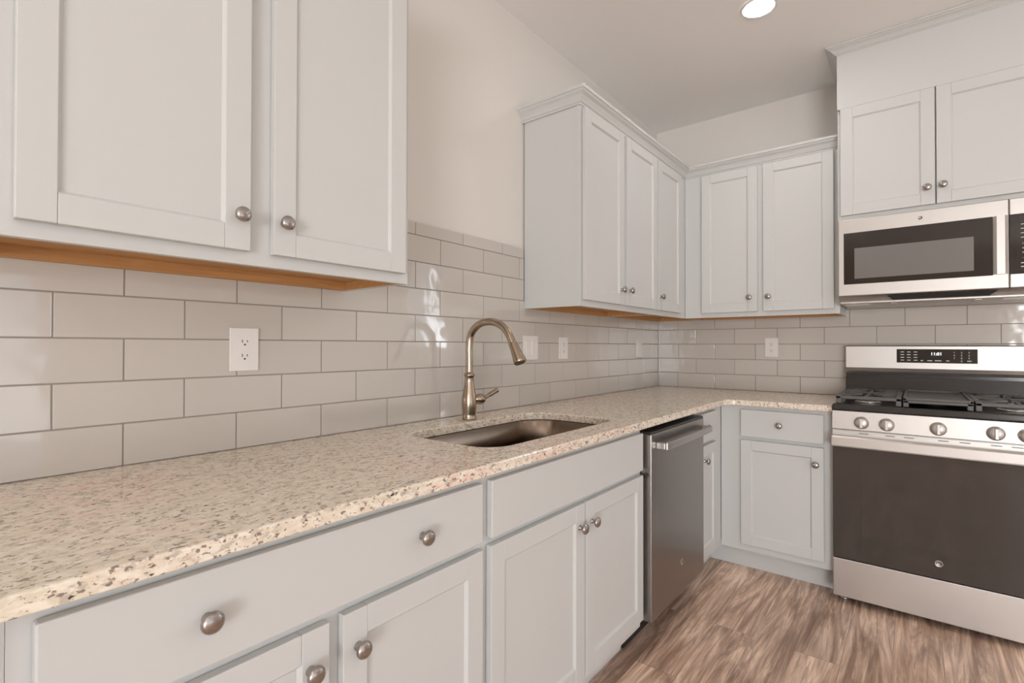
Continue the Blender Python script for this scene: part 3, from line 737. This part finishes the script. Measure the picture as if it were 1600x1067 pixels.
# cooktop
bm = NB(); BACK.box(bm, GX0, GX1, .055, .668, .8985, .928, .006)
obj('cooktop', bm, 'enamel', t_)
for x_, d_, r_ in ((1.262, .50, .047), (1.262, .22, .036), (1.766, .50, .052), (1.766, .22, .036), (GC, .36, .036)):
    bm = NB(); lathe(bm, [(r_*1.15, .9282), (r_*1.1, .934), (r_*.9, .938)], (x_, -d_, 0), seg=32); bb = obj('burner', bm, 'alu', t_)
    bm = NB(); lathe(bm, [(r_*.85, .9383), (r_*.85, .944), (r_*.7, .9465)], (x_, -d_, 0), seg=32); obj('burner_cap', bm, 'iron', bb)
def bar(bm, x0, x1, y0, y1, z0, z1): BACK.box(bm, x0, x1, y0, y1, z0, z1, .0025)
GT = .968
def grate(x0, x1, bx):
    bm = NB(); d0_, d1_ = .095, .640
    # frame
    bar(bm, x0, x1, d1_-.030, d1_, GT-.018, GT-.004); bar(bm, x0, x1, d0_, d0_+.022, GT-.016, GT-.002)
    bar(bm, x0, x0+.020, d0_, d1_, GT-.016, GT-.002); bar(bm, x1-.020, x1, d0_, d1_, GT-.016, GT-.002)
    bar(bm, x0, x1, .355, .373, GT-.014, GT)
    for d_ in (.50, .22):
        for k in range(6):
            a = PI/6 + k*PI/3
            p0_ = Vector((bx+.028*math.cos(a), -d_+.028*math.sin(a), GT-.006))
            L_ = min(.112/abs(math.cos(a)) if abs(math.cos(a)) > .2 else 9, .122/abs(math.sin(a)) if abs(math.sin(a)) > .2 else 9)
            p1_ = Vector((bx+L_*math.cos(a), -d_+L_*math.sin(a), GT-.006))
            tube(bm, [p0_, p1_], .0068, 8)
    for d_ in (.15, .29, .43, .57): bar(bm, x0, bx-.06, d_-.006, d_+.006, GT-.012, GT); bar(bm, bx+.06, x1, d_-.006, d_+.006, GT-.012, GT)
    for xx in (x0, x1-.020):
        for dd_ in (d0_, d1_-.022): bar(bm, xx, xx+.020, dd_, dd_+.022, .9285, GT-.010)
    return obj('grate', bm, 'iron', t_)
grate(GX0+.012, GC-.122, 1.262); grate(GC+.122, GX1-.012, 1.766)
bm = NB(); gx0, gx1 = GC-.116, GC+.116
bar(bm, gx0, gx1, .095, .640, GT-.012, GT-.005)
for a, b in ((gx0, gx0+.012), (gx1-.012, gx1)): bar(bm, a, b, .095, .640, GT-.012, GT+.004)
bar(bm, gx0, gx1, .095, .108, GT-.012, GT+.004); bar(bm, gx0, gx1, .628, .640, GT-.022, GT+.002)
for xx in (gx0, gx1-.020):
    for dd_ in (.095, .618): bar(bm, xx, xx+.020, dd_, dd_+.022, .9285, GT-.010)
o_ = obj('griddle', bm, 'iron', t_); o_['label'] = 'flat cast iron griddle plate'
# backguard
bm = NB(); prism(bm, [(.012, .90), (.098, .90), (.098, .9405), (.088, 1.030), (.012, 1.030)], lambda p, q, a: (a, -p, q), GX0+.001, GX1-.001); BACK.box(bm, GX0+.001, GX1-.001, .012, .066, 1.030, 1.047)
obj('rear_riser', bm, 'enamel', t_)
bm = NB(); prism(bm, [(.012, 1.048), (.068, 1.048), (.076, 1.062), (.062, 1.080), (.060, 1.197), (.054, 1.203), (.012, 1.203)], lambda p, q, a: (a, -p, q), GX0, GX1); bgd = obj('backguard', bm, 'steel', t_)
bm = NB(); prism(bm, [(.058, 1.111), (.0632, 1.111), (.0621, 1.183), (.058, 1.183)], lambda p, q, a: (a, -p, q), 1.362, 1.683); dp = obj('display_panel', bm, 'mw_black', bgd); dp['label'] = 'black touch control panel'
bm = NB()
DPD = .0628
for cxx, rows in ((1.386, 4), (1.413, 4), (1.441, 4)):
    for j in range(rows): BACK.box(bm, cxx-.0075, cxx+.0075, .061, DPD+.0010, 1.1665-.0145*j, 1.1700-.0145*j)
for x_, w__ in ((1.467, .005), (1.499, .010), (1.532, .013), (1.570, .006), (1.652, .008)): BACK.box(bm, x_-w__, x_+w__, .061, DPD+.0014, 1.1215, 1.1255)
obj('key_legends', bm, 'legend', dp)
me_ = NB()
for i, c in enumerate(['1', '2', '3', '4', '5', '6', '7', '8', '9', '', '0', '']):
    if not c: continue
    b2 = text(c, .0115, BACK.p(1.595+.028*(i % 3), DPD+.0006, 1.1655-.0145*(i//3)), BACK, None, dp, '')
    tm = bpy.data.meshes.new('t'); b2.to_mesh(tm); b2.free(); me_.from_mesh(tm); bpy.data.meshes.remove(tm)
obj('number_keys', me_, 'legend', dp)
bm = text('11:01', .021, BACK.p(1.525, DPD+.0008, 1.158), BACK, None, dp, '', bold=.0004); obj('clock_digits', bm, 'digits', dp)

# ground outside the patio door
